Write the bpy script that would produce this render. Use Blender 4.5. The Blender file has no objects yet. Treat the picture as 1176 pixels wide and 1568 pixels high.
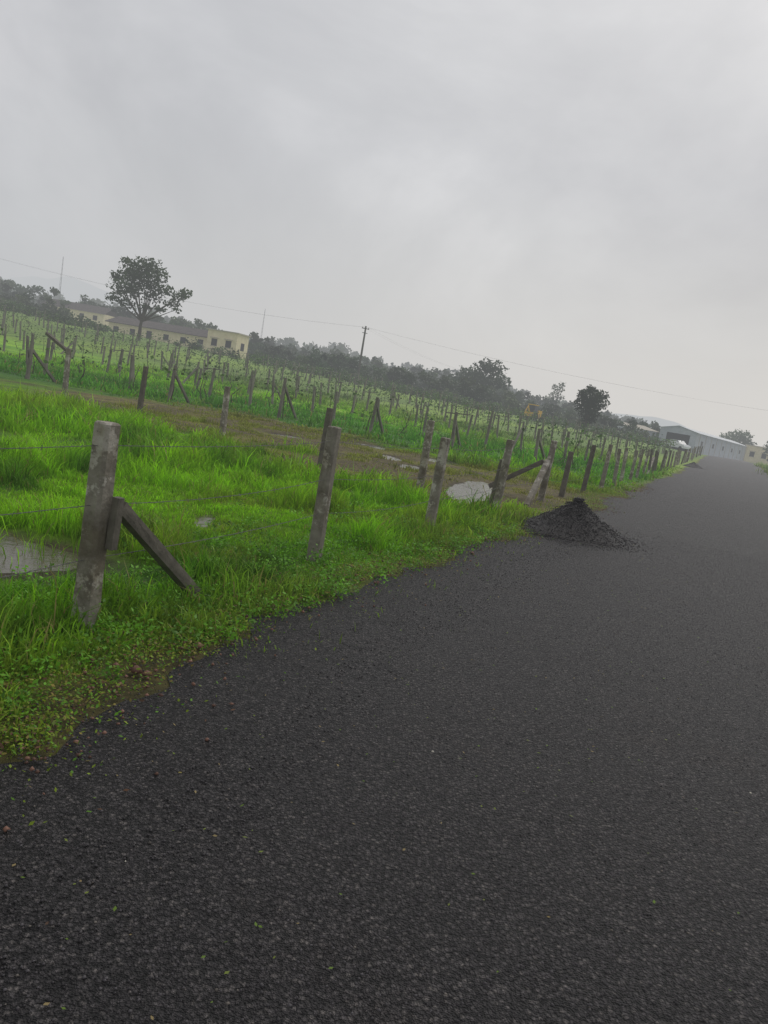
import bpy, math, numpy as np
from mathutils import Vector, Matrix
rng=np.random.default_rng(7)
scene=bpy.context.scene
scene.view_settings.view_transform='Standard'
scene.view_settings.look='None'
scene.view_settings.exposure=0
D=np.array([0.387,0.922]); N=np.array([0.922,-0.387])   # along road / across road (right)
def st(s,t): return (N[0]*s+D[0]*t, N[1]*s+D[1]*t)
def to_st(x,y): return (N[0]*x+N[1]*y, D[0]*x+D[1]*y)
def sstep(a,b,x):
    k=np.clip((x-a)/(b-a),0,1); return k*k*(3-2*k)
def _h(i,j,seed):
    v=np.sin(i*127.1+j*311.7+seed*74.7)*43758.5453
    return v-np.floor(v)
def vn(x,y,sc,seed=0):
    x=np.asarray(x,float)*sc; y=np.asarray(y,float)*sc
    i=np.floor(x); j=np.floor(y); fx=x-i; fy=y-j
    fx=fx*fx*(3-2*fx); fy=fy*fy*(3-2*fy)
    return (_h(i,j,seed)*(1-fx)+_h(i+1,j,seed)*fx)*(1-fy)+(_h(i,j+1,seed)*(1-fx)+_h(i+1,j+1,seed)*fx)*fy
def fbm(x,y,sc,seed=0):
    return vn(x,y,sc,seed)*.55+vn(x,y,sc*2.1,seed+3)*.28+vn(x,y,sc*4.3,seed+5)*.17
# x,y,rx,ry,angle,clearing of grass
PUD=[(1.75,16.3,.5,2.0,-8,1),(-1.90,8.25,.09,.42,8,.5),(-3.25,5.62,1.25,.62,-4,1.25),(-6.2,8.2,1.2,.35,0,.8),(-.9,25,.7,.7,0,1),(-.2,21.6,.4,.8,10,1),
     (.5,19.6,.35,.7,0,1),(-3.2,23,.5,.5,0,1),(-5.4,22.6,.4,.4,0,1),(1.4,23.5,.5,.8,0,1)]
def pudd(x,y,clr=False):
    m=np.zeros_like(np.asarray(x,float))
    wob=1+.9*(fbm(x,y,2.2,91)-.5)
    for (px,py,rx,ry,a,w) in PUD:
        c,s=math.cos(math.radians(a)),math.sin(math.radians(a))
        dx=x-px; dy=y-py
        u=(c*dx+s*dy)/rx; v=(-s*dx+c*dy)/ry
        m=np.maximum(m,np.exp(-(u*u+v*v)*.9*wob)*(w if clr else 1))
    return m
def terr(x,y):
    x=np.asarray(x,float); y=np.asarray(y,float)
    s,t=to_st(x,y)
    off=sstep(-2.7,-3.6,s)
    z=1.1*sstep(40,135,t)
    z=z+.042*np.clip(-s-5,0,110)*sstep(20,85,t)
    z=z+off*(fbm(x,y,.8,1)-.5)*.09*sstep(70,30,t)
    z=z-off*.115*pudd(x,y)
    z=z+8*sstep(200,600,np.hypot(x,y))*sstep(-20,-120,s)
    return z
def mudm(x,y):
    pts=[(-6.8,25.5),(-4,23.5),(-1.2,21.2),(1.0,18.5),(2.0,16)]
    x=np.asarray(x,float); y=np.asarray(y,float)
    d=np.full(x.shape,1e9)
    for (a,b) in zip(pts[:-1],pts[1:]):
        ax,ay=a; bx,by=b; L=(bx-ax)**2+(by-ay)**2
        k=np.clip(((x-ax)*(bx-ax)+(y-ay)*(by-ay))/L,0,1)
        # the trampled patch tapers toward its right end
        d=np.minimum(d,np.hypot(x-ax-k*(bx-ax),y-ay-k*(by-ay))+np.where(ay<20,1.3,0))
    return sstep(6.2,3.0,d+(fbm(x,y,.5,9)-.5)*7)
# ---------------------------------------------------------------- materials
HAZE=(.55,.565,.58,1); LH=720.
def newmat(name): 
    m=bpy.data.materials.new(name); m.use_nodes=True
    nt=m.node_tree; nt.nodes.clear(); return m,nt,nt.nodes,nt.links
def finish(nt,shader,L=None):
    """painted aerial haze, a grey glow mixed into the material: amount depends on how far the surface stands from the place origin"""
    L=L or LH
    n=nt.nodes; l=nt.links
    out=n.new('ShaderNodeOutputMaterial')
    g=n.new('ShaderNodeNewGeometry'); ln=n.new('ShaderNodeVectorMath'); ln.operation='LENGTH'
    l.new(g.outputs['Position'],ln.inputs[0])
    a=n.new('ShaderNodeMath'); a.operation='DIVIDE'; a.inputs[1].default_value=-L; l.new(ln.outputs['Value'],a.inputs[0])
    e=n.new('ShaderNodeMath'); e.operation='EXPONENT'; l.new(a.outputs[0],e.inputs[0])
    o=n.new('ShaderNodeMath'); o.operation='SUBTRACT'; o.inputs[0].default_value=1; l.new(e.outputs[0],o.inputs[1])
    em=n.new('ShaderNodeEmission'); em.inputs['Color'].default_value=HAZE  # surface emission painted in to stand for misty air
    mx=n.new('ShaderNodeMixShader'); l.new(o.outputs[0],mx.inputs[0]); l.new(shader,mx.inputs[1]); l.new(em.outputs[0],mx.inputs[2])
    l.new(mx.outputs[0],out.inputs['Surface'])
def noise(nt,scale,detail=4,rough=.6,coord=None):
    t=nt.nodes.new('ShaderNodeTexNoise'); t.inputs['Scale'].default_value=scale; t.inputs['Detail'].default_value=detail
    t.inputs['Roughness'].default_value=rough
    if coord is None:
        coord=nt.nodes.new('ShaderNodeNewGeometry').outputs['Position']
    nt.links.new(coord,t.inputs['Vector']); return t
def ramp(nt,fac,stops):
    r=nt.nodes.new('ShaderNodeValToRGB'); nt.links.new(fac,r.inputs['Fac'])
    els=r.color_ramp.elements
    while len(els)<len(stops): els.new(.5)
    for e,(p,c) in zip(els,stops): e.position=p; e.color=(*c,1)
    return r.outputs['Color']
def mixc(nt,mode,fac,a,b):
    m=nt.nodes.new('ShaderNodeMix'); m.data_type='RGBA'; m.blend_type=mode
    for i,v in ((0,fac),(6,a),(7,b)):
        if isinstance(v,(int,float)): m.inputs[i].default_value=v
        elif isinstance(v,tuple): m.inputs[i].default_value=(*v,1)
        else: nt.links.new(v,m.inputs[i])
    return m.outputs[2]
def bumpn(nt,h,st_,dist):
    b=nt.nodes.new('ShaderNodeBump'); b.inputs['Strength'].default_value=st_; b.inputs['Distance'].default_value=dist
    nt.links.new(h,b.inputs['Height']); return b.outputs['Normal']
def mat_mottled(name,c1,c2,scale=8,rough=.85,bump=.4,bd=.01,L=None,c3=None):
    m,nt,n,l=newmat(name)
    no=noise(nt,scale,6,.65)
    col=ramp(nt,no.outputs['Fac'],[(.32,c1),(.68,c2)])
    if c3:
        n2=noise(nt,scale*.45,6,.75); msk=ramp(nt,n2.outputs['Fac'],[(.53,(0,0,0)),(.58,(1,1,1))])
        col=mixc(nt,'MIX',msk,col,c3)
        n3=noise(nt,scale*.3,6,.7); dk=ramp(nt,n3.outputs['Fac'],[(.36,(.6,.57,.5)),(.52,(1,1,1))]); col=mixc(nt,'MULTIPLY',1.,col,dk)
    p=n.new('ShaderNodeBsdfPrincipled'); p.inputs['Roughness'].default_value=rough
    p.inputs['Specular IOR Level'].default_value=.3
    l.new(col,p.inputs['Base Color'])
    if bump: l.new(bumpn(nt,noise(nt,scale*4,5).outputs['Fac'],bump,bd),p.inputs['Normal'])
    finish(nt,p.outputs[0],L); return m
def mat_leaf(name,mul=(1,1,1),trans=.3,L=None):
    m,nt,n,l=newmat(name)
    at=n.new('ShaderNodeAttribute'); at.attribute_name='col'
    c=mixc(nt,'MULTIPLY',1.0,at.outputs['Color'],mul)
    p=n.new('ShaderNodeBsdfPrincipled'); p.inputs['Roughness'].default_value=.5; p.inputs['Specular IOR Level'].default_value=.25
    l.new(c,p.inputs['Base Color'])
    sh=p.outputs[0]
    if trans>0:
        tr=n.new('ShaderNodeBsdfTranslucent'); l.new(c,tr.inputs['Color'])
        mx=n.new('ShaderNodeMixShader'); mx.inputs[0].default_value=trans
        l.new(p.outputs[0],mx.inputs[1]); l.new(tr.outputs[0],mx.inputs[2]); sh=mx.outputs[0]
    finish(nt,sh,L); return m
# ---------------------------------------------------------------- mesh helpers
def mesh_np(name,V,quads=None,tris=None,col=None,mat=None,smooth=False,parent=None):
    me=bpy.data.meshes.new(name); V=np.asarray(V,dtype=np.float32)
    q=np.zeros((0,4),int) if quads is None else np.asarray(quads,int)
    t=np.zeros((0,3),int) if tris is None else np.asarray(tris,int)
    me.vertices.add(len(V)); me.vertices.foreach_set('co',V.ravel())
    nl=len(q)*4+len(t)*3
    me.loops.add(nl); me.loops.foreach_set('vertex_index',np.concatenate([q.ravel(),t.ravel()]).astype(np.int32))
    me.polygons.add(len(q)+len(t))
    ls=np.concatenate([np.arange(len(q))*4,len(q)*4+np.arange(len(t))*3]).astype(np.int32)
    me.polygons.foreach_set('loop_start',ls)
    if smooth: me.polygons.foreach_set('use_smooth',np.ones(len(q)+len(t),bool))
    me.update(calc_edges=True)
    if col is not None:
        a=me.attributes.new('col','FLOAT_COLOR','POINT')
        c=np.ones((len(V),4),np.float32); c[:,:3]=col; a.data.foreach_set('color',c.ravel())
    o=bpy.data.objects.new(name,me); scene.collection.objects.link(o)
    if mat: me.materials.append(mat)
    if parent: o.parent=parent
    return o
def empty(name,loc=(0,0,0),rz=0):
    e=bpy.data.objects.new(name,None); e.location=loc; e.rotation_euler=(0,0,rz); e.empty_display_size=.3
    scene.collection.objects.link(e); return e
class MB:
    def __init__(s): s.V=[];s.F=[]
    def add(s,v,f):
        b=len(s.V); s.V+= [tuple(p) for p in v]; s.F+=[tuple(i+b for i in q) for q in f]
    def box(s,x0,x1,y0,y1,z0,z1):
        s.add([(x0,y0,z0),(x1,y0,z0),(x1,y1,z0),(x0,y1,z0),(x0,y0,z1),(x1,y0,z1),(x1,y1,z1),(x0,y1,z1)],
              [(0,3,2,1),(4,5,6,7),(0,1,5,4),(1,2,6,5),(2,3,7,6),(3,0,4,7)])
    def tube(s,pts,rad,n=6,sq=False,jit=0,rot=0):
        pts=[Vector(p) for p in pts]; vs=[];fs=[]
        ref=Vector((N[0],N[1],0))
        for i,p in enumerate(pts):
            d=(pts[min(i+1,len(pts)-1)]-pts[max(i-1,0)]).normalized()
            r=ref if abs(d.dot(ref))<.9 else Vector((0,0,1))
            a=(r-d*r.dot(d)).normalized(); b=d.cross(a)
            for k in range(n):
                th=2*math.pi*(k+.5)/n+rot; c,q=math.cos(th),math.sin(th)
                m=1
                if sq and n>4: m=min(1.33,1/max(abs(c),abs(q)))
                elif sq: m=1.414
                rr=rad[i]*m*(1+jit*(rng.random()-.5))
                vs.append(p+a*c*rr+b*q*rr)
        for i in range(len(pts)-1):
            for k in range(n):
                k2=(k+1)%n; fs.append((i*n+k,i*n+k2,(i+1)*n+k2,(i+1)*n+k))
        fs.append(tuple(range(n-1,-1,-1))); fs.append(tuple((len(pts)-1)*n+k for k in range(n)))
        s.add(vs,fs)
    def obj(s,name,mat,parent=None,smooth=False,loc=None,rz=0):
        me=bpy.data.meshes.new(name); me.from_pydata(s.V,[],s.F); me.update()
        if smooth:
            for p in me.polygons: p.use_smooth=True
        me.materials.append(mat); o=bpy.data.objects.new(name,me); scene.collection.objects.link(o)
        if parent: o.parent=parent
        if loc: o.location=loc; o.rotation_euler=(0,0,rz)
        return o
# ---------------------------------------------------------------- ground sheet
def axis(fine0,fine1,step,lo,hi,g=1.12):
    a=list(np.arange(fine0,fine1,step)); st_=step
    x=a[-1]
    while x<hi: st_*=g; x+=st_; a.append(x)
    st_=step; x=a[0]; pre=[]
    while x>lo: st_*=g; x-=st_; pre.append(x)
    return np.array(pre[::-1]+a)
S=axis(-20,-2,.12,-2600,2600); T=axis(0,32,.14,-300,3200,1.1)
SS,TT=np.meshgrid(S,T); X=N[0]*SS+D[0]*TT; Y=N[1]*SS+D[1]*TT
Z=terr(X,Y)
ns,ntt=len(S),len(T)
idx=np.arange(ns*ntt).reshape(ntt,ns)
Q=np.stack([idx[:-1,:-1],idx[:-1,1:],idx[1:,1:],idx[1:,:-1]],-1).reshape(-1,4)
def lerp(a,b,k): return np.asarray(a)*(1-k[...,None])+np.asarray(b)*k[...,None]
def grasscol(x,y):
    s,t=to_st(x,y)
    k=sstep(.3,.62,fbm(x,y,.35,21)); c=lerp((.16,.41,.012),(.30,.62,.018),k)
    k2=sstep(.50,.72,fbm(x,y,1.0,33)); c=lerp(c,(.07,.21,.02),k2*.75)
    k3=sstep(.52,.72,fbm(x,y,.6,53)); c=lerp(c,(.30,.40,.04),k3*.55)
    strip=sstep(26,30,y)*sstep(48,38,y); c=c*(1-.8*strip[...,None])+np.array((.085,.31,.025))*.8*strip[...,None]
    far=sstep(40,60,t); vv=fbm(s*1.0,t*.12,.25,4)
    fc=lerp((.16,.27,.055),(.25,.40,.06),sstep(.35,.65,vv)); c=c*(1-far[...,None])+fc*far[...,None]
    m=mudm(x,y)*.8; c=lerp(c,(.28,.27,.06),m)
    e=sstep(-3.3,-2.5,s+(fbm(x,y,1.3,8)-.5)*1.0)*sstep(5,4,s); c=lerp(c,(.27,.35,.05),e*.6)
    return c
gc=grasscol(X,Y)
s_,t_=SS,TT
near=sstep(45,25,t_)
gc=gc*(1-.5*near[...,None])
mm=mudm(X,Y); pk=sstep(.38,.58,fbm(X,Y,1.1,71)); mc=lerp((.20,.175,.06),(.12,.09,.05),pk); gc=gc*(1-.8*mm[...,None])+mc*.8*mm[...,None]
soil=sstep(-2.75,-2.4,s_+(fbm(X,Y,1.6,8)-.5)*.7)*sstep(5.5,4.5,s_); gc=lerp(gc,(.095,.060,.038),soil*.75)
wet=sstep(.2,.55,pudd(X,Y)); gc=lerp(gc,(.06,.05,.03),wet)
farw=sstep(110,170,t_); gc=lerp(gc,(.12,.18,.06),farw)
m,nt,n,l=newmat('ground_soil')
at=n.new('ShaderNodeAttribute'); at.attribute_name='col'
nz=noise(nt,6,8,.7); v=ramp(nt,nz.outputs['Fac'],[(.3,(.45,.45,.45)),(.7,(1.45,1.4,1.35))])
nz2=noise(nt,.6,5,.7); v2=ramp(nt,nz2.outputs['Fac'],[(.3,(.75,.78,.8)),(.7,(1.2,1.15,1.1))])
c=mixc(nt,'MULTIPLY',1.,at.outputs['Color'],v); c=mixc(nt,'MULTIPLY',1.,c,v2)
p=n.new('ShaderNodeBsdfPrincipled'); p.inputs['Roughness'].default_value=.8; l.new(c,p.inputs['Base Color'])
p.inputs['Specular IOR Level'].default_value=.25
l.new(bumpn(nt,noise(nt,14,8,.7).outputs['Fac'],.9,.06),p.inputs['Normal'])
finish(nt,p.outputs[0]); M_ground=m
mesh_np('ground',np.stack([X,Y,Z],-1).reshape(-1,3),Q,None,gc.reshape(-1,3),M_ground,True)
# ---------------------------------------------------------------- road
m,nt,n,l=newmat('wet_chip_asphalt')
pos=n.new('ShaderNodeNewGeometry').outputs['Position']
wr=noise(nt,30,3,.6); 
ad0=n.new('ShaderNodeVectorMath'); ad0.operation='SCALE'; ad0.inputs['Scale'].default_value=.014; l.new(wr.outputs['Color'],ad0.inputs[0])
ad1=n.new('ShaderNodeVectorMath'); ad1.operation='ADD'; l.new(pos,ad1.inputs[0]); l.new(ad0.outputs[0],ad1.inputs[1])
vo=n.new('ShaderNodeTexVoronoi'); vo.inputs['Scale'].default_value=70; l.new(ad1.outputs[0],vo.inputs['Vector'])
vo2=n.new('ShaderNodeTexVoronoi'); vo2.inputs['Scale'].default_value=160; l.new(pos,vo2.inputs['Vector'])
sep=n.new('ShaderNodeSeparateColor'); l.new(vo.outputs['Color'],sep.inputs[0])
chip=ramp(nt,sep.outputs[0],[(0,(.027,.0245,.026)),(.45,(.053,.049,.051)),(.85,(.094,.087,.088)),(1,(.15,.138,.13))])
sep2=n.new('ShaderNodeSeparateColor'); l.new(vo2.outputs['Color'],sep2.inputs[0])
fine=ramp(nt,sep2.outputs[1],[(0,(.6,.6,.6)),(1,(1.4,1.38,1.36))]); chip=mixc(nt,'MULTIPLY',1.,chip,fine)
big=ramp(nt,noise(nt,.35,6,.7).outputs['Fac'],[(.3,(.86,.85,.86)),(.7,(1.14,1.12,1.12))])
col=mixc(nt,'MULTIPLY',1.,chip,big)
dirt=ramp(nt,noise(nt,.8,9,.82).outputs['Fac'],[(.54,(0,0,0)),(.73,(.5,.5,.5))])
col=mixc(nt,'MIX',dirt,col,(.088,.062,.050))
crev=ramp(nt,vo.outputs['Distance'],[(.2,(1.2,1.2,1.2)),(.7,(.2,.2,.2))]); col=mixc(nt,'MULTIPLY',1.,col,crev)
p=n.new('ShaderNodeBsdfPrincipled'); l.new(col,p.inputs['Base Color'])
p.inputs['Roughness'].default_value=.58
p.inputs['Specular IOR Level'].default_value=.32
ad=n.new('ShaderNodeMath'); ad.operation='ADD'; l.new(vo.outputs['Distance'],ad.inputs[0]); l.new(vo2.outputs['Distance'],ad.inputs[1])
b=n.new('ShaderNodeBump'); b.invert=True; b.inputs['Strength'].default_value=1.0; b.inputs['Distance'].default_value=.014
l.new(ad.outputs[0],b.inputs['Height']); l.new(b.outputs[0],p.inputs['Normal'])
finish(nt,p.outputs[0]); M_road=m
def ledge(t): 
    t=np.asarray(t,float)
    return -2.40+(vn(t,0*t,.45,11)-.5)*.5+(vn(t,0*t,2.3,12)-.5)*.25+(vn(t,0*t,7,13)-.5)*.16
TR=axis(-3,40,.07,-8,230,1.05); W=12
V=[];
le=ledge(TR); re=4.35+(vn(TR,0*TR,.4,14)-.5)*.4
for k in range(W+1):
    f=k/W; s=le*(1-f)+re*f
    x=N[0]*s+D[0]*TR; y=N[1]*s+D[1]*TR
    dz=.022*min(1,math.sin(math.pi*f)*3)+.006
    V.append(np.stack([x,y,1.1*sstep(40,135,TR)+dz],-1))
V=np.stack(V,1); nn=len(TR); idx=np.arange(nn*(W+1)).reshape(nn,W+1)
Q=np.stack([idx[:-1,:-1],idx[:-1,1:],idx[1:,1:],idx[1:,:-1]],-1).reshape(-1,4)
mesh_np('road',V.reshape(-1,3),Q,None,None,M_road,True)
# stones
OV=np.array([(1,0,0),(-1,0,0),(0,1,0),(0,-1,0),(0,0,1),(0,0,-1)],float)
OF=np.array([(0,2,4),(2,1,4),(1,3,4),(3,0,4),(2,0,5),(1,2,5),(3,1,5),(0,3,5)])
def stones(name,P,size,col,mat,parent=None):
    n_=len(P); v=OV[None]*rng.uniform(.55,1.2,(n_,6,1))*size[:,None,None]
    a=rng.uniform(0,6.28,n_); c,s=np.cos(a),np.sin(a)
    x=v[...,0]*c[:,None]-v[...,1]*s[:,None]; y=v[...,0]*s[:,None]+v[...,1]*c[:,None]
    v=np.stack([x,y,v[...,2]*.75],-1)+P[:,None]
    f=(OF[None]+np.arange(n_)[:,None,None]*6).reshape(-1,3)
    return mesh_np(name,v.reshape(-1,3),None,f,np.repeat(col,6,0),mat,False,parent)
M_stone=mat_leaf('stone_chip',trans=0.0)
n_=60000
t=.2+14*rng.random(n_)**1.4; s=rng.uniform(-2.5,4.2,n_); x=N[0]*s+D[0]*t; y=N[1]*s+D[1]*t
g=rng.choice([0,1,2],n_,p=[.968,.031,.001]); cc=np.array([(.062,.057,.060),(.13,.115,.10),(.5,.47,.4)])[g]*rng.uniform(.4,1.6,(n_,1))
stones('loose_gravel',np.stack([x,y,np.full(n_,.028)],-1),rng.uniform(.003,.008,n_),cc,M_stone)
n_=2200
t=.4+29*rng.random(n_)**1.3; s=ledge(t)-rng.normal(.12,.2,n_); x=N[0]*s+D[0]*t; y=N[1]*s+D[1]*t
stones('verge_stones',np.stack([x,y,np.maximum(terr(x,y),.015)+.012],-1),rng.uniform(.006,.018,n_)*(1+1.3*(rng.random(n_)>.97)),np.array((.16,.085,.06))*rng.uniform(.5,1.6,(n_,1)),M_stone)
# gravel piles
def pile(name,x0,y0,rx,ry,h,ns_):
    e=empty(name,(0,0,0)); NR,NA=26,72; zb=float(terr(x0,y0))+.02
    V=[]
    for i in range(NR+1):
        r=i/NR
        for k in range(NA):
            a=2*math.pi*k/NA; rr=r*(1+.30*(float(vn(math.cos(a)*2+5,math.sin(a)*2,1,6))-.5))
            px=math.cos(a)*r; py=math.sin(a)*r
            z=max(0,1-r**1.05)**1.05*h*(1+.5*(float(fbm(px*3+9,py*3,.8,2))-.5))
            z+=(float(vn(px*14,py*14,1,7))-.5)*.05*h*2*(1 if r<.97 else 0)
            sx=math.cos(a)*rr*rx; sy=math.sin(a)*rr*ry
            V.append((x0+N[0]*sx+D[0]*sy,y0+N[1]*sx+D[1]*sy,zb+z-(.03 if i==NR else 0)))
    V=np.array(V); idx=np.arange((NR+1)*NA).reshape(NR+1,NA); nx=np.roll(idx,-1,1)
    Q=np.stack([idx[:-1],idx[1:],nx[1:],nx[:-1]],-1).reshape(-1,4)
    mesh_np('heap',V,Q,None,None,M_road,True,e)
    pick=V[rng.integers(0,len(V),ns_)]+rng.normal(0,.03,(ns_,3))*np.array([1,1,.3])
    cc=np.array((.040,.036,.038))*rng.uniform(.4,2.0,(ns_,1))
    stones('chips',pick,rng.uniform(.007,.017,ns_),cc,M_stone,e)
    k=ns_//4; a=rng.uniform(0,6.28,k); r=.95+np.abs(rng.normal(0,.22,k))
    P=np.stack([x0+N[0]*np.cos(a)*r*rx+D[0]*np.sin(a)*r*ry,y0+N[1]*np.cos(a)*r*rx+D[1]*np.sin(a)*r*ry,np.full(k,zb+.012)],-1)
    stones('spill',P,rng.uniform(.004,.013,k),np.array((.05,.046,.048))*rng.uniform(.4,1.6,(k,1)),M_stone,e)
pile('gravel_pile',2.95,11.9,.84,1.05,.48,7000)
pile('gravel_pile',24.3,63.5,.8,1.2,.36,2500)
# ---------------------------------------------------------------- puddles
m,nt,n,l=newmat('puddle_water')
p=n.new('ShaderNodeBsdfPrincipled'); p.inputs['Base Color'].default_value=(.10,.085,.06,1); p.inputs['Roughness'].default_value=.14
p.inputs['Specular IOR Level'].default_value=.32
l.new(bumpn(nt,noise(nt,9,4).outputs['Fac'],.3,.03),p.inputs['Normal']); finish(nt,p.outputs[0]); M_water=m
for (px,py,rx,ry,a,_w) in PUD:
    b=MB(); k=40; vs=[(0,0,0)]+[(math.cos(6.2832*i/k)*rx*1.4,math.sin(6.2832*i/k)*ry*1.4,0) for i in range(k)]
    b.add(vs,[(0,i+1,(i+1)%k+1) for i in range(k)])
    b.obj('puddle',M_water,None,False,(px,py,-.045),math.radians(a))
# ---------------------------------------------------------------- grass
def blades(name,x,y,h,w,col,mat,lean=.5,z=None):
    n_=len(x); z=terr(x,y)-.01 if z is None else z
    a=rng.uniform(0,6.2832,n_); ld=rng.uniform(0,6.2832,n_); lm=rng.uniform(.1,1,n_)*lean*h
    dx,dy=np.cos(a)*w*.5,np.sin(a)*w*.5; lx,ly=np.cos(ld)*lm,np.sin(ld)*lm
    V=np.zeros((n_,5,3))
    V[:,0]=np.stack([x-dx*.7,y-dy*.7,z],-1); V[:,1]=np.stack([x+dx*.7,y+dy*.7,z],-1)
    V[:,2]=np.stack([x+dx+lx*.35,y+dy+ly*.35,z+h*.6],-1); V[:,3]=np.stack([x-dx+lx*.35,y-dy+ly*.35,z+h*.6],-1)
    V[:,4]=np.stack([x+lx,y+ly,z+h*(1-.35*lean*rng.random(n_))],-1)
    base=np.arange(n_)*5
    q=np.stack([base,base+1,base+2,base+3],-1); t=np.stack([base+3,base+2,base+4],-1)
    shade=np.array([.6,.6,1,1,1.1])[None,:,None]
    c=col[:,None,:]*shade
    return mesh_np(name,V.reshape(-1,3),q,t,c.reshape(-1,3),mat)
M_grass=mat_leaf('grass_blade',trans=.38)
def filt(s,t,x,y):
    k=(x>-.8*y-1.2)&(y>.3)
    keep=np.ones(len(s))
    keep*=1-.86*mudm(x,y)*(fbm(x,y,1.1,71)>.47)-.25*mudm(x,y)*(fbm(x,y,1.1,71)<=.47)
    keep*=1-.97*sstep(.22,.42,pudd(x,y,True))
    e=sstep(-.22,.06,s-ledge(t)+(fbm(x,y,2.6,8)-.5)*.45)*(s<0); keep*=1-.97*e
    return k&(rng.random(len(s))<keep)
def gz(nm,n_,s0,s1,t0,t1,h0,h1,w0,w1,lean=.8,tuft=.6):
    nt_=int(n_*tuft); per=26; k=nt_//per
    cs=rng.uniform(s0,s1,k); ct=rng.uniform(t0,t1,k); hs=rng.uniform(.55,1.9,k); tc=rng.uniform(.55,1.4,k)
    R=w1*rng.uniform(3.5,9,k)
    s=np.concatenate([rng.uniform(s0,s1,n_-k*per),np.repeat(cs,per)+rng.normal(0,1,k*per)*np.repeat(R,per)])
    t=np.concatenate([rng.uniform(t0,t1,n_-k*per),np.repeat(ct,per)+rng.normal(0,1,k*per)*np.repeat(R,per)])
    hh=np.concatenate([np.full(n_-k*per,.7),np.repeat(hs,per)]); tcol=np.concatenate([np.full(n_-k*per,.95),np.repeat(tc,per)])
    x=N[0]*s+D[0]*t; y=N[1]*s+D[1]*t
    f=filt(s,t,x,y); s,t,x,y,hh,tcol=s[f],t[f],x[f],y[f],hh[f],tcol[f]
    hn=fbm(x,y,1.1,17); hm=(.35+1.45*sstep(.38,.68,hn))*hh
    edge=.30+.70*sstep(-2.4,-3.3,s)
    if s0>0: edge=1
    # shorter where the ground stays wet at the left-hand puddle
    low=1-.6*np.exp(-(((x+3.1)/1.5)**2+((y-5.1)/.75)**2))
    h=rng.uniform(h0,h1,len(s))*hm*edge*low*(1-.62*mudm(x,y)); w=rng.uniform(w0,w1,len(s))
    c=grasscol(x,y)*rng.uniform(.7,1.3,(len(s),1))*tcol[:,None]
    dry=rng.random(len(s))<.05; c[dry]=np.array((.34,.30,.10))
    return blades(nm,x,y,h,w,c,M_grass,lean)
grass=empty('grass')
for a in [('near_grass',265000,-8.5,-2.0,.5,11,.05,.17,.004,.011),
          ('mid_grass',150000,-17,-2.1,9,24,.07,.2,.010,.022),
          ('field_grass',95000,-42,-2.3,22,62,.08,.20,.03,.06),
          ('verge_grass',9000,4.4,9,25,120,.12,.3,.04,.08)]:
    gz(*a).parent=grass
def leaves(name,P,size,col,mat,flat=.5,parent=None,asp=.6):
    n_=len(P); nrm=rng.normal(0,1,(n_,3)); nrm[:,2]=np.abs(nrm[:,2])+flat*4; nrm/=np.linalg.norm(nrm,axis=1)[:,None]
    r=rng.normal(0,1,(n_,3)); u=np.cross(nrm,r); u/=np.linalg.norm(u,axis=1)[:,None]; v=np.cross(nrm,u)
    u*=size[:,None]; v*=(size*asp)[:,None]
    V=np.stack([P-u,P-v*.9+u*.1,P+u,P+v*.9-u*.1],1)
    q=np.arange(n_*4).reshape(n_,4)
    return mesh_np(name,V.reshape(-1,3),q,None,np.repeat(col,4,0),mat,False,parent)
n_=60000
t=.4+24*rng.random(n_)**1.5; s=ledge(t)-rng.normal(.20,.27,n_)
x=N[0]*s+D[0]*t; y=N[1]*s+D[1]*t; cl=fbm(x,y,3,61); k=(cl>.44)|(rng.random(n_)<.35)
on=s>ledge(t); k&=~(on&(rng.random(n_)<.78)); x,y,s=x[k],y[k],s[k]
c=np.array([(.27,.38,.03),(.14,.34,.02),(.34,.28,.07),(.17,.09,.05)])[rng.choice(4,len(x),p=[.36,.38,.15,.11])]*rng.uniform(.5,1.25,(len(x),1))
leaves('verge_clover',np.stack([x,y,np.maximum(terr(x,y),.026)+rng.uniform(.006,.040,len(x))],-1),rng.uniform(.004,.014,len(x)),c,M_grass,.3,grass)
n_=1100
t=rng.uniform(.5,16,n_); s=-2.4+np.abs(rng.normal(0,1.9,n_)); s=np.minimum(s,4)
x=N[0]*s+D[0]*t; y=N[1]*s+D[1]*t
c=np.array([(.22,.28,.05),(.17,.28,.04),(.35,.27,.12)])[rng.integers(0,3,n_)]
leaves('fallen_leaves',np.stack([x,y,np.full(n_,.038)],-1),rng.uniform(.004,.011,n_),c,M_grass,1.2)
# broad-leaf weeds
n_=620; t=rng.uniform(.8,11,n_); s=-2.45-np.abs(rng.normal(0,1.0,n_)); cx,cy=N[0]*s+D[0]*t,N[1]*s+D[1]*t
k=pudd(cx,cy)<.2; cx,cy=cx[k],cy[k]; per=34; n_=len(cx)
R=rng.uniform(.05,.14,n_); a=rng.uniform(0,6.28,(n_,per)); rr=np.sqrt(rng.random((n_,per)))*R[:,None]
P=np.stack([cx[:,None]+np.cos(a)*rr,cy[:,None]+np.sin(a)*rr,(terr(cx,cy)[:,None]+rng.uniform(.03,.9,(n_,per))*R[:,None]*1.5)],-1).reshape(-1,3)
c=(np.array((.15,.37,.025))*rng.uniform(.45,1.4,(n_,1,1))*rng.uniform(.7,1.3,(n_,per,1))).reshape(-1,3)
leaves('broadleaf_weeds',P,rng.uniform(.008,.021,len(P)),c,M_grass,.2)
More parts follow.
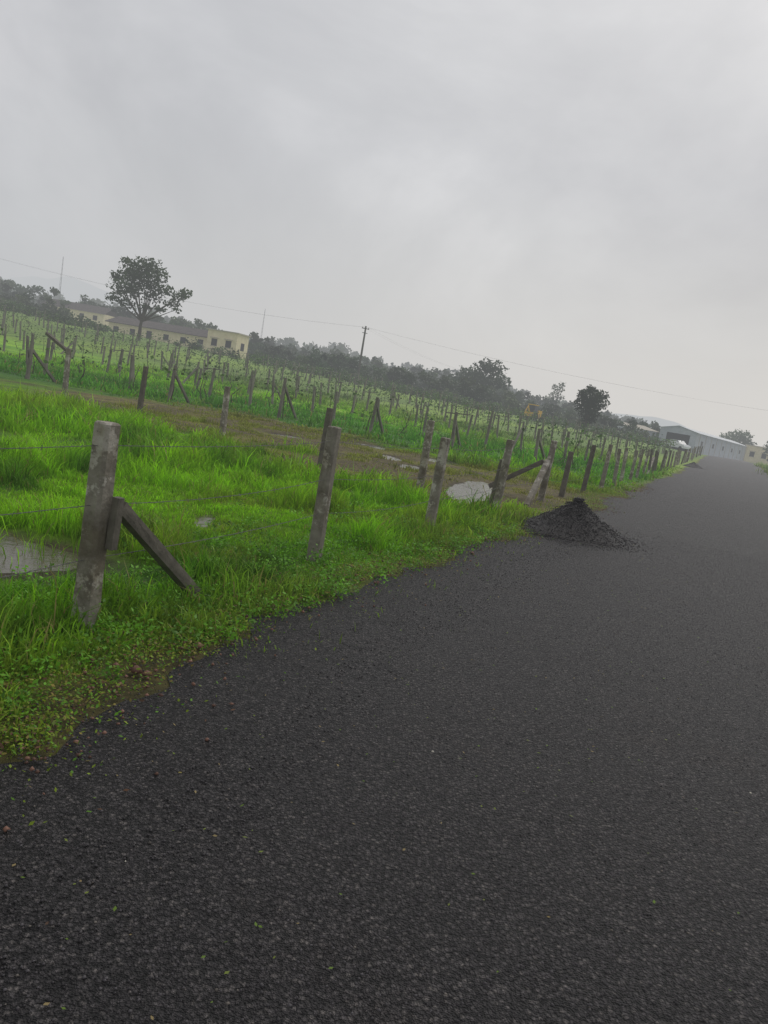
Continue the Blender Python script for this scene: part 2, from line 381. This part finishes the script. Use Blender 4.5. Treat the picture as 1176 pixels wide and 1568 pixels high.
# ---------------------------------------------------------------- fences
M_conc=mat_mottled('weathered_concrete',(.19,.17,.14),(.31,.285,.235),9,.9,.7,.012,c3=(.50,.47,.41))
M_concd=mat_mottled('damp_concrete',(.10,.09,.073),(.18,.163,.132),9,.9,.6,.01)
M_wire=mat_mottled('rusty_wire',(.10,.09,.085),(.2,.19,.18),30,.6,0)
def post(x,y,h,w,par,lean=(0,0),mat=None,name='post',segs=14):
    b=MB(); z=float(terr(x,y)); pts=[];rad=[]
    for i in range(segs+1):
        f=i/segs; pts.append((x+lean[0]*f,y+lean[1]*f,z-.15+(h+.15)*f)); rad.append(w*.5*(1.10-.14*f))
    pts.append((x+lean[0],y+lean[1],z+h+.010)); rad.append(w*.40)
    b.tube(pts,rad,16,True,.07); b.obj(name,mat or M_conc,par,False); return (x+lean[0],y+lean[1],z,h)
def beam(p0,p1,w,par,mat,name='brace'):
    b=MB(); p0=Vector(p0);p1=Vector(p1)
    pts=[p0.lerp(p1,i/8) for i in range(9)]; b.tube(pts,[w*.5]*9,12,True,.08); b.obj(name,mat,par)
def wires(tops,hs,par,r=.0025,barb=True):
    b=MB()
    for (a,c) in zip(tops[:-1],tops[1:]):
        L=math.hypot(a[0]-c[0],a[1]-c[1])
        for h in hs:
            za,zc=a[2]+h*a[3],c[2]+h*c[3]; sag=.02+.03*rng.random(); k=6
            pts=[(a[0]+(c[0]-a[0])*i/k+.0,a[1]+(c[1]-a[1])*i/k,za+(zc-za)*i/k-sag*4*(i/k)*(1-i/k)) for i in range(k+1)]
            b.tube(pts,[r]*(k+1),4)
            if barb and a[1]<16:
                for q in range(int(L/.13)):
                    f=(q+.5)/(L/.13); px=a[0]+(c[0]-a[0])*f; py=a[1]+(c[1]-a[1])*f; pz=za+(zc-za)*f-sag*4*f*(1-f)
                    d=rng.normal(0,1,3); d/=np.linalg.norm(d); d*=.014
                    b.tube([(px-d[0],py-d[1],pz-d[2]),(px+d[0],py+d[1],pz+d[2])],[r*.8]*2,3)
    b.obj('barbed_wire',M_wire,par)
rf=empty('roadside_fence')
tops=[]
b0=st(-3.15,.2); tops.append(post(b0[0],b0[1],1.15,.12,rf))
P1=(-1.586,4.235); tops.append(post(*P1,1.2,.118,rf,lean=(0.0,0)))
P2=(-.572,7.025); tops.append(post(*P2,1.25,.112,rf,lean=(.0,0)))
P3=(.594,9.635); tops.append(post(*P3,1.22,.112,rf,lean=(.01,0)))
P4=(1.876,13.1); tops.append(post(*P4,1.25,.12,rf,lean=(.03,0)))
P5=(3.2,16.15); tops.append(post(*P5,1.28,.12,rf,lean=(.05,0)))
tt=18.2
while tt<125:
    x,y=st(-3.2+rng.normal(0,.08),tt); tops.append(post(x,y,1.25+rng.normal(0,.07),.115,rf,lean=(rng.normal(0,.06),rng.normal(0,.03)),mat=M_conc if rng.random()<.6 else M_concd,segs=4)); tt+=rng.uniform(2.3,2.9)
wires(tops,[.36,.62,.9],rf)
beam((P1[0]+.09,P1[1]+.06,.74),(-1.17,5.22,.0),.08,rf,M_concd)
beam((P1[0]+.10,P1[1]+.0,.50),(P1[0]+.11,P1[1]+.0,.80),.05,rf,M_concd,'brace_cleat')
beam((P5[0]-.02,P5[1]-.05,.85),(2.68,14.75,.0),.11,rf,M_conc)
beam((P5[0]-.08,P5[1]+.02,.85),(2.15,16.6,.1),.10,rf,M_concd)
xx,yy=st(-3.2,41); beam((xx,yy,.9),(*st(-3.2,39.2),.05),.12,rf,M_conc)
ff=empty('field_fence'); tops=[]
for i,(x,y,h) in enumerate([(-17.5,27.6,1.4),(-13.6,25.,1.4),(-9.65,22.2,1.42),(-7.27,21.66,1.3),(-4.19,18.66,1.18),(-1.45,15.9,1.2),(.6,14.67,1.32),(1.82,13.25,.9)]):
    tops.append(post(x,y,h,.125,ff,lean=(rng.normal(0,.04),0),mat=M_conc if i%2==0 else M_concd,segs=5))
wires(tops,[.3,.6,.9],ff,.003,False)
beam((-9.7,22.2,1.35),(-10.9,23.4,1.75) ,.09,ff,M_concd,'loose_rail')
# ---------------------------------------------------------------- vineyard
vy=empty('vineyard'); bp=MB(); bw=MB(); LP=[];LC=[]; tr=MB()
M_tpost=mat_mottled('trellis_post',(.12,.11,.09),(.27,.25,.21),1.5,.9,0)
s=-6.3
while s>-92:
    t0=29+(max(-3,rng.normal(0,.4))) + (.75*(s+14) if s<-14 else 0); t0=max(t0,8)
    t1=104 if s>-62 else 78
    if s<-70: t0=max(t0,14)
    t=t0; prev=None; first=True
    while t<t1:
        x,y=st(s+rng.normal(0,.12),t); z=float(terr(x,y)); h=1.48+rng.normal(0,.13); lx,ly=rng.normal(0,.08,2)
        if x>-.95*y-4:
            bp.tube([(x,y,z-.1),(x+lx,y+ly,z+h)],[.058,.048],4,True)
            if first or rng.random()<.03:
                sg=-1 if first else rng.choice([-1,1]); x2,y2=st(s,t+1.4*sg*-1)
                bp.tube([(x+lx,y+ly,z+h*.8),(x2,y2,float(terr(x2,y2)))],[.045,.045],4,True)
            if rng.random()<.2:
                bp.tube([(x-N[0]*.5,y-N[1]*.5,z+h*.93),(x+N[0]*.5,y+N[1]*.5,z+h*.98)],[.03,.03],4)
            if prev: bw.tube([prev,(x,y,z+h*.95)],[.004,.004],3)
            prev=(x,y,z+h*.95)
            first=False
        t+=rng.uniform(4.8,6.4)
    tv=t0
    while tv<t1:
        x,y=st(s+rng.normal(0,.15),tv); dd=sstep(35,75,tv)
        if x>-.95*y-4 and fbm(np.array([s*3]),np.array([tv]),.12,77)[0]>.48-.18*dd:
            z=float(terr(x,y)); a=rng.normal(0,.14,4); top=.95+rng.normal(0,.2)
            tr.tube([(x,y,z-.05),(x+a[0],y+a[1],z+.5),(x+a[2],y+a[3],z+top)],[.022,.018,.012],4)
            k=int(rng.integers(5,16)*(1+1.8*dd))
            ds=rng.normal(0,.3,k); dt=rng.normal(0,.75,k); dz=np.clip(rng.normal(top,.3,k),.2,1.6)
            px=x+N[0]*ds+D[0]*dt; py=y+N[1]*ds+D[1]*dt
            LP.append(np.stack([px,py,z+dz],-1)); LC.append(np.array((.085,.15,.038))*rng.uniform(.5,1.6)*rng.uniform(.7,1.3,(k,1)))
        tv+=rng.uniform(1.6,3.0)
    s-=3.5
bp.obj('trellis_posts',M_tpost,vy); bw.obj('trellis_wires',M_wire,vy)
M_bark=mat_mottled('bark',(.05,.04,.03),(.10,.085,.065),6,.9,.3,.02)
tr.obj('vine_trunks',M_bark,vy)
LP=np.concatenate(LP); LC=np.concatenate(LC)
M_leaf=mat_leaf('foliage',trans=.2)
leaves('vine_leaves',LP,rng.uniform(.05,.13,len(LP)),LC,M_leaf,.1,vy,.8)
# ---------------------------------------------------------------- trees
def crown(clumps,dens,base):
    P=[];C=[]
    for (cx,cy,cz,rx,ry,rz) in clumps:
        k=int(dens*rx*ry*rz**.5)+12
        d=rng.normal(0,1,(k,3)); d/=np.linalg.norm(d,axis=1)[:,None]; r=rng.random(k)**.45
        r=r*(1+.25*np.sin(d[:,0]*7+cx)*np.sin(d[:,2]*6+cy))
        P.append(np.stack([cx+d[:,0]*r*rx,cy+d[:,1]*r*ry,cz+d[:,2]*r*rz],-1))
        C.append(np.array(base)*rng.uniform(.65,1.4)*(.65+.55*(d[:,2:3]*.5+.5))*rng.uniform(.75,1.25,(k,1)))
    return np.concatenate(P),np.concatenate(C)
def tree(name,x,y,trunk_h,tr_r,clumps,dens,ls,base,lean=(0,0)):
    z=float(terr(x,y)); e=empty(name,(x,y,z-.1)); b=MB()
    top=(lean[0],lean[1],trunk_h)
    b.tube([(0,0,0),(lean[0]*.3+.05,0,trunk_h*.35),(lean[0]*.7-.05,.05,trunk_h*.7),top],[tr_r*1.35,tr_r,tr_r*.85,tr_r*.7],8,False,.1)
    for c in clumps:
        c=c[:3]; m=(top[0]*.5+c[0]*.5+rng.normal(0,.2),c[1]*.5,top[2]*.45+c[2]*.55-.3)
        b.tube([(top[0],top[1],top[2]-.3),m,c],[tr_r*.45,tr_r*.25,tr_r*.1],5)
    b.obj('trunk',M_bark,e)
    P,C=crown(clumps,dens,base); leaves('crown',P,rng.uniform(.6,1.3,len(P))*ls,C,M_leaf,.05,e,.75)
cl=[(-.9,0,9.7,2.1,1.7,1.3),(.4,.2,10.0,1.8,1.6,1.2),(-2.2,.3,8.6,1.9,1.6,1.3),(1.7,-.2,8.9,1.5,1.5,1.1),(-.3,.5,8.1,2.1,1.8,1.3),
    (-2.9,0,6.8,2.0,1.5,1.2),(-1.1,-.4,6.6,1.9,1.5,1.2),(2.9,0,7.3,1.3,1.3,.8),(4.9,.2,6.9,1.3,1.2,.8),(5.7,0,7.4,.8,1,.6),(3.8,.3,5.8,1.2,1.1,.7),
    (1.3,0,6.3,1.5,1.2,1.0),(-3.6,.2,5.2,1.5,1.1,.9),(-1.9,.2,4.8,1.4,1,.7),(-2.8,0,10.1,.9,.9,.6),(1.0,.2,7.6,1.4,1,.9),(4.6,0,5.0,.7,.7,.4),(.5,0,4.6,1.0,1,.6),(-3.9,0,8.0,.9,.8,.7),(2.5,0,4.7,.9,.8,.5)]
tree('broadleaf_tree',-36.6,105,3.0,.26,cl,95,.21,(.050,.080,.030),(.2,0))
cl=[(0,0,4.9,1.6,1.5,1.2),(-.7,.2,4.0,1.4,1.4,1.1),(.9,0,4.2,1.5,1.4,1.1),(.1,0,3.1,1.5,1.5,1.0),(1.4,.2,5.2,.9,.9,.6),(-1.2,0,5.1,.8,.8,.6),(-.2,0,5.8,.9,.9,.5),(.3,.2,2.1,1.1,1.1,.7),(-.5,0,1.4,.8,.8,.6)]
tree('mango_tree',23.6,100,2.0,.22,cl,230,.17,(.022,.038,.014))
cl=[(0,0,8.5,1.6,1.5,1),(.8,0,9.8,1.2,1,.8),(-1,0,7,1.4,1.2,.9),(1.1,0,6.8,1.2,1.2,.7),(-.3,0,5.3,1.4,1.2,.8),(-1.2,0,9.2,.8,.8,.5)]
tree('slender_tree',39.5,205,6,.2,cl,35,.3,(.06,.09,.035))
cl=[(-2,0,5.6,3.2,2.5,2),(1.2,0,7.6,3,2.6,1.8),(3.2,0,5.6,2.6,2.4,1.7),(0,0,4,3.4,2.6,2),(-3.4,0,4.2,2,2,1.5)]
tree('broadleaf_tree',14.1,150,3,.3,cl,65,.28,(.035,.058,.024))
cl=[(-2,0,5,3,2.5,2),(1.2,0,6.6,3,2.6,1.8),(3.2,0,4.6,2.6,2.4,1.7),(0,0,3,3.4,2.6,2)]
tree('broadleaf_tree',92,215,3,.3,cl,45,.35,(.07,.10,.045))
tree('broadleaf_tree',82.5,170,2.4,.3,[(a*.7,b_,c_*.8,d_*.7,e_*.7,f_*.8) for a,b_,c_,d_,e_,f_ in cl],55,.3,(.07,.10,.045))
# tree belt
TL=[(-.62,.06),(-.527,.0654),(-.492,.058),(-.459,.061),(-.416,.0557),(-.37,.054),(-.324,.060),(-.28,.052),(-.241,.048),(-.194,.0497),(-.151,.047),(-.101,.053),(-.057,.044),(-.023,.046),(.011,.0438),(.048,.050),(.094,.050),(.14,.0377),(.192,.032),(.239,.0316),(.277,.028),(.312,.0255),(.347,.019),(.42,.012)]
rx_=np.array([a for a,_ in TL]); ev=np.array([b for _,b in TL])
P=[];C=[]
for layer,(ya,yb,stp,em) in enumerate([(128,160,.008,.84),(165,215,.0062,1.05),(300,420,.009,1.06)]):
    r=-.62
    while r<.40:
        yy=rng.uniform(ya,yb); xx=r*yy; e=np.interp(r,rx_,ev)*em*rng.uniform(.76,1.10); zt=1.6+e*yy; zg=float(terr(xx,yy))
        sc,_t=to_st(xx,yy)
        if zt-zg>1.2 and (sc<-7) and not(layer==0 and -.46<r<-.2):
            H=zt-zg; cw=rng.uniform(2.0,3.8)*(1 if layer<2 else 2.2)
            cls=[]
            for q in range(rng.integers(5,9)):
                f=rng.random(); rr=cw*rng.uniform(.35,.75)*(1-.35*f)
                cls.append((xx+rng.normal(0,cw*.5),yy+rng.normal(0,1),zg+H*(.15+.75*f)-rr*.25,rr,rr,min(rr*.8,H*.3)))
            ls=.27 if layer==0 else .36 if layer==1 else .8
            p_,c_=crown(cls,{0:50,1:42,2:6}[layer],np.array((.036,.062,.025))*rng.uniform(.6,1.6)*np.array((rng.uniform(.9,1.3),1,1)))
            P.append(np.concatenate([p_,rng.uniform(.6,1.3,(len(p_),1))*ls],1)); C.append(c_)
        r+=stp*rng.uniform(.6,1.4)
P=np.concatenate(P);C=np.concatenate(C)
leaves('distant_trees',P[:,:3],P[:,3],C,M_leaf,.05,None,.8)
P=[];C=[]
for r in np.arange(-.6,.33,.006):
    yy=rng.uniform(112,128); xx=r*yy
    if -.38<r<-.2 and (rng.random()<.85): continue
    sc,_t=to_st(xx,yy)
    if sc>-7: continue
    zg=float(terr(xx,yy)); R=rng.uniform(.5,1.3)
    p_,c_=crown([(xx+rng.normal(0,.5),yy,zg+R*.6*q,R,R,R*.7) for q in (.6,1.2)],60,np.array((.055,.095,.03))*rng.uniform(.7,1.4)); P.append(p_);C.append(c_)
P=np.concatenate(P);C=np.concatenate(C); leaves('hedge_bushes',P,rng.uniform(.12,.26,len(P)),C,M_leaf,.05,None,.8)
# ---------------------------------------------------------------- hills
M_hill=mat_mottled('misty_hill',(.05,.08,.04),(.09,.12,.06),.02,1,0,L=500.)
def hill(x0,x1,y,h,seed):
    k=80; V=[];F=[]
    for j,(dy,f) in enumerate([(-150,0),(-60,.6),(0,1),(200,0)]):
        for i in range(k+1):
            q=i/k; env=math.sin(math.pi*q)**.8
            z=h*env*(.75+.5*float(fbm(q*5+seed,j*.3,1,seed)))*f
            V.append((x0+(x1-x0)*q,y+dy,z))
    for j in range(3):
        for i in range(k): a=j*(k+1)+i; F.append((a,a+1,a+k+2,a+k+1))
    b=MB(); b.add(V,F); b.obj('hill',M_hill,None,True)
hill(150,520,1100,36,1); hill(-900,-300,1300,100,2); hill(-500,500,1500,50,3)
# ---------------------------------------------------------------- buildings
M_cream=mat_mottled('cream_plaster',(.68,.59,.38),(.82,.73,.50),1.5,.9,0)
M_roofd=mat_mottled('dark_roof_tile',(.07,.06,.058),(.13,.11,.10),2,.8,0)
M_dark=mat_mottled('dark_opening',(.02,.022,.025),(.04,.04,.045),2,.4,0)
M_white=mat_mottled('painted_sheet',(.36,.40,.44),(.50,.53,.57),1,.5,0)
M_trim=mat_mottled('trim_concrete',(.42,.38,.30),(.5,.46,.38),2,.8,0)
def building(name,x,y,rz,wing):
    e=empty(name,(x,y,float(terr(x,y))-.2),rz); w=MB();r=MB();d=MB();t=MB()
    w.box(-5.2,0,0,4.2,0,3.9); t.box(-5.45,.25,-.25,4.45,3.902,4.07)
    for cx in (-3.9,-1.4):
        d.box(cx-.5,cx+.5,-.03,.05,1.5,2.6); t.box(cx-.7,cx+.7,-.4,-.003,2.72,2.82); t.box(cx-.6,cx+.6,-.08,-.003,1.38,1.47)
    d.box(.0-.05,.03,1.6,2.8,1.4,2.6)
    if wing:
        x1=-5.22; x0=-5.2-wing; y0,y1=2.5,9
        w.box(x0,x1,y0,y1,0,2.9)
        ym=(y0+y1)/2; zr=4.0
        r.add([(x0-.4,y0-.6,2.72),(x1-.02,y0-.6,2.72),(x1-.02,ym,zr),(x0-.4,ym,zr),(x0-.4,y1+.6,2.72),(x1-.02,y1+.6,2.72)],[(0,1,2,3),(3,2,5,4)])
        r.add([(x0-.4,y0-.6,2.6),(x1-.02,y0-.6,2.6),(x1-.02,y0-.6,2.718),(x0-.4,y0-.6,2.718)],[(0,1,2,3)])
        w.add([(x0,y0,2.902),(x0,y1,2.902),(x0,ym,zr-.08)],[(0,1,2)])
        k=x0+1.5; i=0
        while k<x1-1.2:
            if i%3==2: d.box(k-.5,k+.5,y0-.03,y0+.05,.25,2.2)
            else: d.box(k-.5,k+.5,y0-.03,y0+.05,1.15,2.1); t.box(k-.65,k+.65,y0-.07,y0-.003,1.05,1.12)
            k+=3.2;i+=1
    w.obj('walls',M_cream,e); r.obj('roof',M_roofd,e) if wing else None; d.obj('windows',M_dark,e); t.obj('trim',M_trim,e)
building('farmhouse',-27.6,124,math.radians(-14),20)
building('small_house',84,176,math.radians(-20),0)
e=empty('tiled_shed',(-73,170,float(terr(-73,170))+.6),math.radians(-6)); w=MB();r=MB()
w.box(-8,6,0,6,-1,2.5); w.obj('walls',M_cream,e)
r.add([(-8.5,-.5,2.4),(6.5,-.5,2.4),(6.5,3,4.1),(-8.5,3,4.1),(6.5,6.5,2.4),(-8.5,6.5,2.4)],[(0,1,2,3),(3,2,4,5)]); r.obj('roof',M_roofd,e)
d=MB(); [d.box(k,k+1,-.03,.02,.9,1.9) for k in (-6.5,-3,.5,3.6)]; d.obj('windows',M_dark,e)
# warehouse
zb=float(terr(*st(-4,135))); A=Vector((49.2,130,0)); Bv=Vector((80,180,0)); Ld=(Bv-A); LL=Ld.length
e=empty('warehouse',(A.x,A.y,zb-.1),math.atan2(Ld.y,Ld.x)); w=MB();r=MB();d=MB();t=MB()
Wd=6.0; H=3.5; Hr=4.2
w.box(0,LL,0,Wd,0,H)
w.add([(0,0,H+.002),(0,Wd,H+.002),(0,Wd/2,Hr)],[(0,1,2)]); w.add([(LL,0,H+.002),(LL,Wd,H+.002),(LL,Wd/2,Hr)],[(0,1,2)])
r.add([(-.4,-.5,H-.05),(LL+.4,-.5,H-.05),(LL+.4,Wd/2,Hr+.05),(-.4,Wd/2,Hr+.05),(LL+.4,Wd+.5,H-.05),(-.4,Wd+.5,H-.05)],[(0,1,2,3),(3,2,4,5)])
d.box(-.03,.05,1.0,4.8,0.1,2.9)
for k in np.arange(3,LL,5.5): t.box(k,k+.12,-.06,-.003,0,H-.2)
for k in np.arange(5,LL-3,11): d.box(k,k+1.6,-.03,.04,1.5,2.3)
w.obj('walls',M_white,e); r.obj('roof',mat_mottled('roof_sheet',(.55,.58,.6),(.7,.72,.74),1,.5,0),e); d.obj('openings',M_dark,e); t.obj('ribs',M_trim,e)
e=empty('low_shed',(44.5,136,zb-.1),.2); w=MB(); w.box(-5,0,0,5,0,2.6); w.obj('walls',M_white,e)
r=MB(); r.add([(-5.4,-.5,2.62),(.4,-.5,2.62),(.4,5.4,3.4),(-5.4,5.4,3.4)],[(0,1,2,3)]); r.obj('roof',M_trim,e); d=MB(); d.box(-3.5,-1.5,-.03,.05,.1,2.1); d.obj('door',M_dark,e)
# ---------------------------------------------------------------- car
M_car=mat_mottled('white_car_paint',(.7,.71,.72),(.76,.77,.78),1,.3,0)
M_tyre=mat_mottled('tyre_rubber',(.02,.02,.02),(.035,.035,.035),5,.9,0)
M_glass=mat_mottled('car_glass',(.04,.05,.06),(.06,.07,.08),1,.15,0)
cx,cy=45.4,127; e=empty('parked_car',(cx,cy,float(terr(cx,cy))+.05),math.radians(-60)); b=MB()
prof=[(-2.0,.35),(-2.05,.75),(-1.9,1.0),(-1.55,1.05),(-1.0,1.5),(.45,1.52),(1.05,1.03),(1.85,.88),(2.0,.65),(1.98,.35)]
vs=[(x,-.82*(1 if z<1.1 else .85),z) for x,z in prof]+[(x,.82*(1 if z<1.1 else .85),z) for x,z in prof]; k=len(prof)
b.add(vs,[tuple(range(k)),tuple(range(2*k-1,k-1,-1))]+[(i,(i+1)%k,(i+1)%k+k,i+k) for i in range(k)])
b.obj('body',M_car,e); g=MB()
g.add([(1.06,-.7,1.04),(1.06,.7,1.04),(.52,.6,1.46),(.52,-.6,1.46)],[(0,1,2,3)])
g.add([(-1.5,-.68,1.11),(-1.5,.68,1.11),(-1.06,.6,1.47),(-1.06,-.6,1.47)],[(0,1,2,3)])
for sg in (-1,1): g.add([(-1.3,sg*.80,1.1),(.85,sg*.80,1.1),(.42,sg*.72,1.44),(-.95,sg*.72,1.44)],[(0,1,2,3)])
g.obj('windows',M_glass,e)
w=MB()
for wx in (-1.3,1.25):
    for sg in (-1,1): w.tube([(wx,sg*.70,.32),(wx,sg*.86,.32)],[.32,.32],14)
w.obj('wheels',M_tyre,e)
# ---------------------------------------------------------------- backhoe
M_yel=mat_mottled('yellow_paint',(.6,.36,.03),(.7,.42,.04),2,.5,0)
X0,Y0=18.9,112; e=empty('backhoe_loader',(X0,Y0,float(terr(X0,Y0))-.1),.9); b=MB()
b.box(-1.4,1.0,-.6,.6,.7,1.3); b.box(.2,1.3,-.5,.5,1.3,1.7); b.box(-1.2,-.1,-.6,.6,2.3,2.42)
b.tube([(-1.4,0,1.0),(-2.1,0,2.1),(-2.7,0,1.3),(-2.7,0,.5)],[.12,.10,.09,.09],6); b.box(1.7,2.1,-.9,.9,.2,.9); b.tube([(1,0,.9),(1.8,0,.6)],[.12,.12],6)
b.obj('body',M_yel,e); g=MB(); g.box(-1.15,-.15,-.55,.55,1.302,2.298); g.obj('cab_glass',M_glass,e)
w=MB(); [w.tube([(wx,sg*.5,r_),(wx,sg*.85,r_)],[r_,r_],12) for wx,r_ in ((-.9,.65),(1.1,.45)) for sg in (-1,1)]; w.obj('wheels',M_tyre,e)
# ---------------------------------------------------------------- utility poles, masts
M_pole=mat_mottled('pole_concrete',(.10,.095,.09),(.16,.15,.14),3,.8,0)
def upole(x,y,h,par=None):
    z=float(terr(x,y)); e=empty('utility_pole',(x,y,z)); b=MB()
    b.tube([(0,0,-.3),(0,0,h)],[.19,.11],8); b.tube([(-.5,-.2,h-.35),(.5,.2,h-.35)],[.05,.05],4,True); b.tube([(-.35,-.1,h-.95),(.35,.15,h-.95)],[.04,.04],4,True)
    for k in (-.42,0,.42): b.tube([(k,k*.27,h-.33),(k,k*.27,h-.12)],[.05,.03],6)
    b.obj('pole',M_pole,e); return Vector((x,y,z+h-.15))
a=upole(-6.9,110,8.2); c=upole(22,170,7.0); d_=Vector((-60,95,11)); f_=Vector((75,120,10.2))
lw=MB()
for p,q in ((a,c),(a,d_),(a,f_)):
    for off in (-.4,.4):
        pts=[]
        for i in range(17):
            k=i/16; v=p.lerp(q,k); pts.append((v.x+off,v.y,v.z-1.4*4*k*(1-k)))
        lw.tube(pts,[.0052]*17,3)
lw.obj('power_lines',M_wire)
upole(75,120,8.6)
def mast(x,y,h):
    b=MB(); z=float(terr(x,y))
    for dx,dy in ((-.5,-.3),(.5,-.3),(0,.5)): b.tube([(x+dx,y+dy,z),(x+dx*.2,y+dy*.2,z+h)],[.07,.035],4)
    for k in range(14):
        f=k/14; g=1-.8*f; zz=z+h*f; b.tube([(x-.5*g,y-.3*g,zz),(x+.5*g,y-.3*g,zz+h/14)],[.03,.03],3); b.tube([(x+.5*g,y-.3*g,zz),(x,y+.5*g,zz+h/14)],[.03,.03],3)
    b.obj('radio_mast',M_pole)
mast(-141,310,26); mast(-77,400,25)
# ---------------------------------------------------------------- sky, sun
w=bpy.data.worlds.new('World'); scene.world=w; w.use_nodes=True; nt=w.node_tree; nt.nodes.clear(); n=nt.nodes; l=nt.links
SE,SR=math.radians(48),math.radians(40)
tc=n.new('ShaderNodeTexCoord'); sky=n.new('ShaderNodeTexSky'); sky.sky_type='NISHITA'; sky.sun_disc=False; sky.sun_elevation=SE; sky.sun_rotation=SR
sky.air_density=1.5; sky.dust_density=4
sc=n.new('ShaderNodeVectorMath'); sc.operation='SCALE'; sc.inputs['Scale'].default_value=.08; l.new(sky.outputs[0],sc.inputs[0])
mp=n.new('ShaderNodeMapping'); mp.inputs['Scale'].default_value=(1.0,1.0,1.5); mp.inputs['Location'].default_value=(.35,.1,.4); l.new(tc.outputs['Generated'],mp.inputs['Vector'])
nz=noise(nt,1.7,6,.55,mp.outputs[0]); nz.inputs['Distortion'].default_value=.35
cloud=ramp(nt,nz.outputs['Fac'],[(.30,(.48,.485,.505)),(.5,(.61,.615,.63)),(.68,(.80,.80,.81))])
dt=n.new('ShaderNodeVectorMath'); dt.operation='DOT_PRODUCT'; l.new(tc.outputs['Generated'],dt.inputs[0]); dt.inputs[1].default_value=(.34,.76,.55)
gr=ramp(nt,dt.outputs['Value'],[(.55,(.76,.76,.775)),(.78,(.94,.94,.95)),(.99,(1.16,1.15,1.14))])
col=mixc(nt,'MULTIPLY',1.,cloud,gr)
sx=n.new('ShaderNodeSeparateXYZ'); l.new(tc.outputs['Generated'],sx.inputs[0])
mist=ramp(nt,sx.outputs['Z'],[(.0,(1,1,1)),(.28,(0,0,0))])
dt2=n.new('ShaderNodeVectorMath'); dt2.operation='DOT_PRODUCT'; l.new(tc.outputs['Generated'],dt2.inputs[0]); dt2.inputs[1].default_value=(.6,.8,.0)
mistc=ramp(nt,dt2.outputs['Value'],[(.35,(.53,.55,.575)),(.97,(.70,.685,.66))])
col=mixc(nt,'MIX',mist,col,mistc)
col=mixc(nt,'MIX',.93,sc.outputs[0],col)
bg=n.new('ShaderNodeBackground'); l.new(col,bg.inputs['Color']); bg.inputs['Strength'].default_value=1.0
o=n.new('ShaderNodeOutputWorld'); l.new(bg.outputs[0],o.inputs['Surface'])
sd=bpy.data.lights.new('sun','SUN'); sd.energy=1.0; sd.angle=math.radians(25); sd.color=(1,.97,.92)
so=bpy.data.objects.new('sun',sd); scene.collection.objects.link(so)
dirv=Vector((math.sin(SR)*math.cos(SE),math.cos(SR)*math.cos(SE),math.sin(SE))); so.rotation_euler=dirv.to_track_quat('Z','Y').to_euler()
# ---------------------------------------------------------------- camera
cd=bpy.data.cameras.new('camera'); cam=bpy.data.objects.new('camera',cd); scene.collection.objects.link(cam); scene.camera=cam
cd.sensor_fit='VERTICAL'; cd.sensor_height=36; cd.lens=27.05; cd.clip_end=6000; cd.clip_start=.05
p=math.radians(8.4); r=math.radians(9.8)
A_=Vector((1,0,0)); B_=Vector((0,math.sin(p),math.cos(p))); F_=Vector((0,math.cos(p),-math.sin(p)))
R_=A_*math.cos(r)+B_*math.sin(r); U_=-A_*math.sin(r)+B_*math.cos(r)
M=Matrix((R_,U_,-F_)).transposed().to_4x4(); M.translation=Vector((0,0,1.6)); cam.matrix_world=M
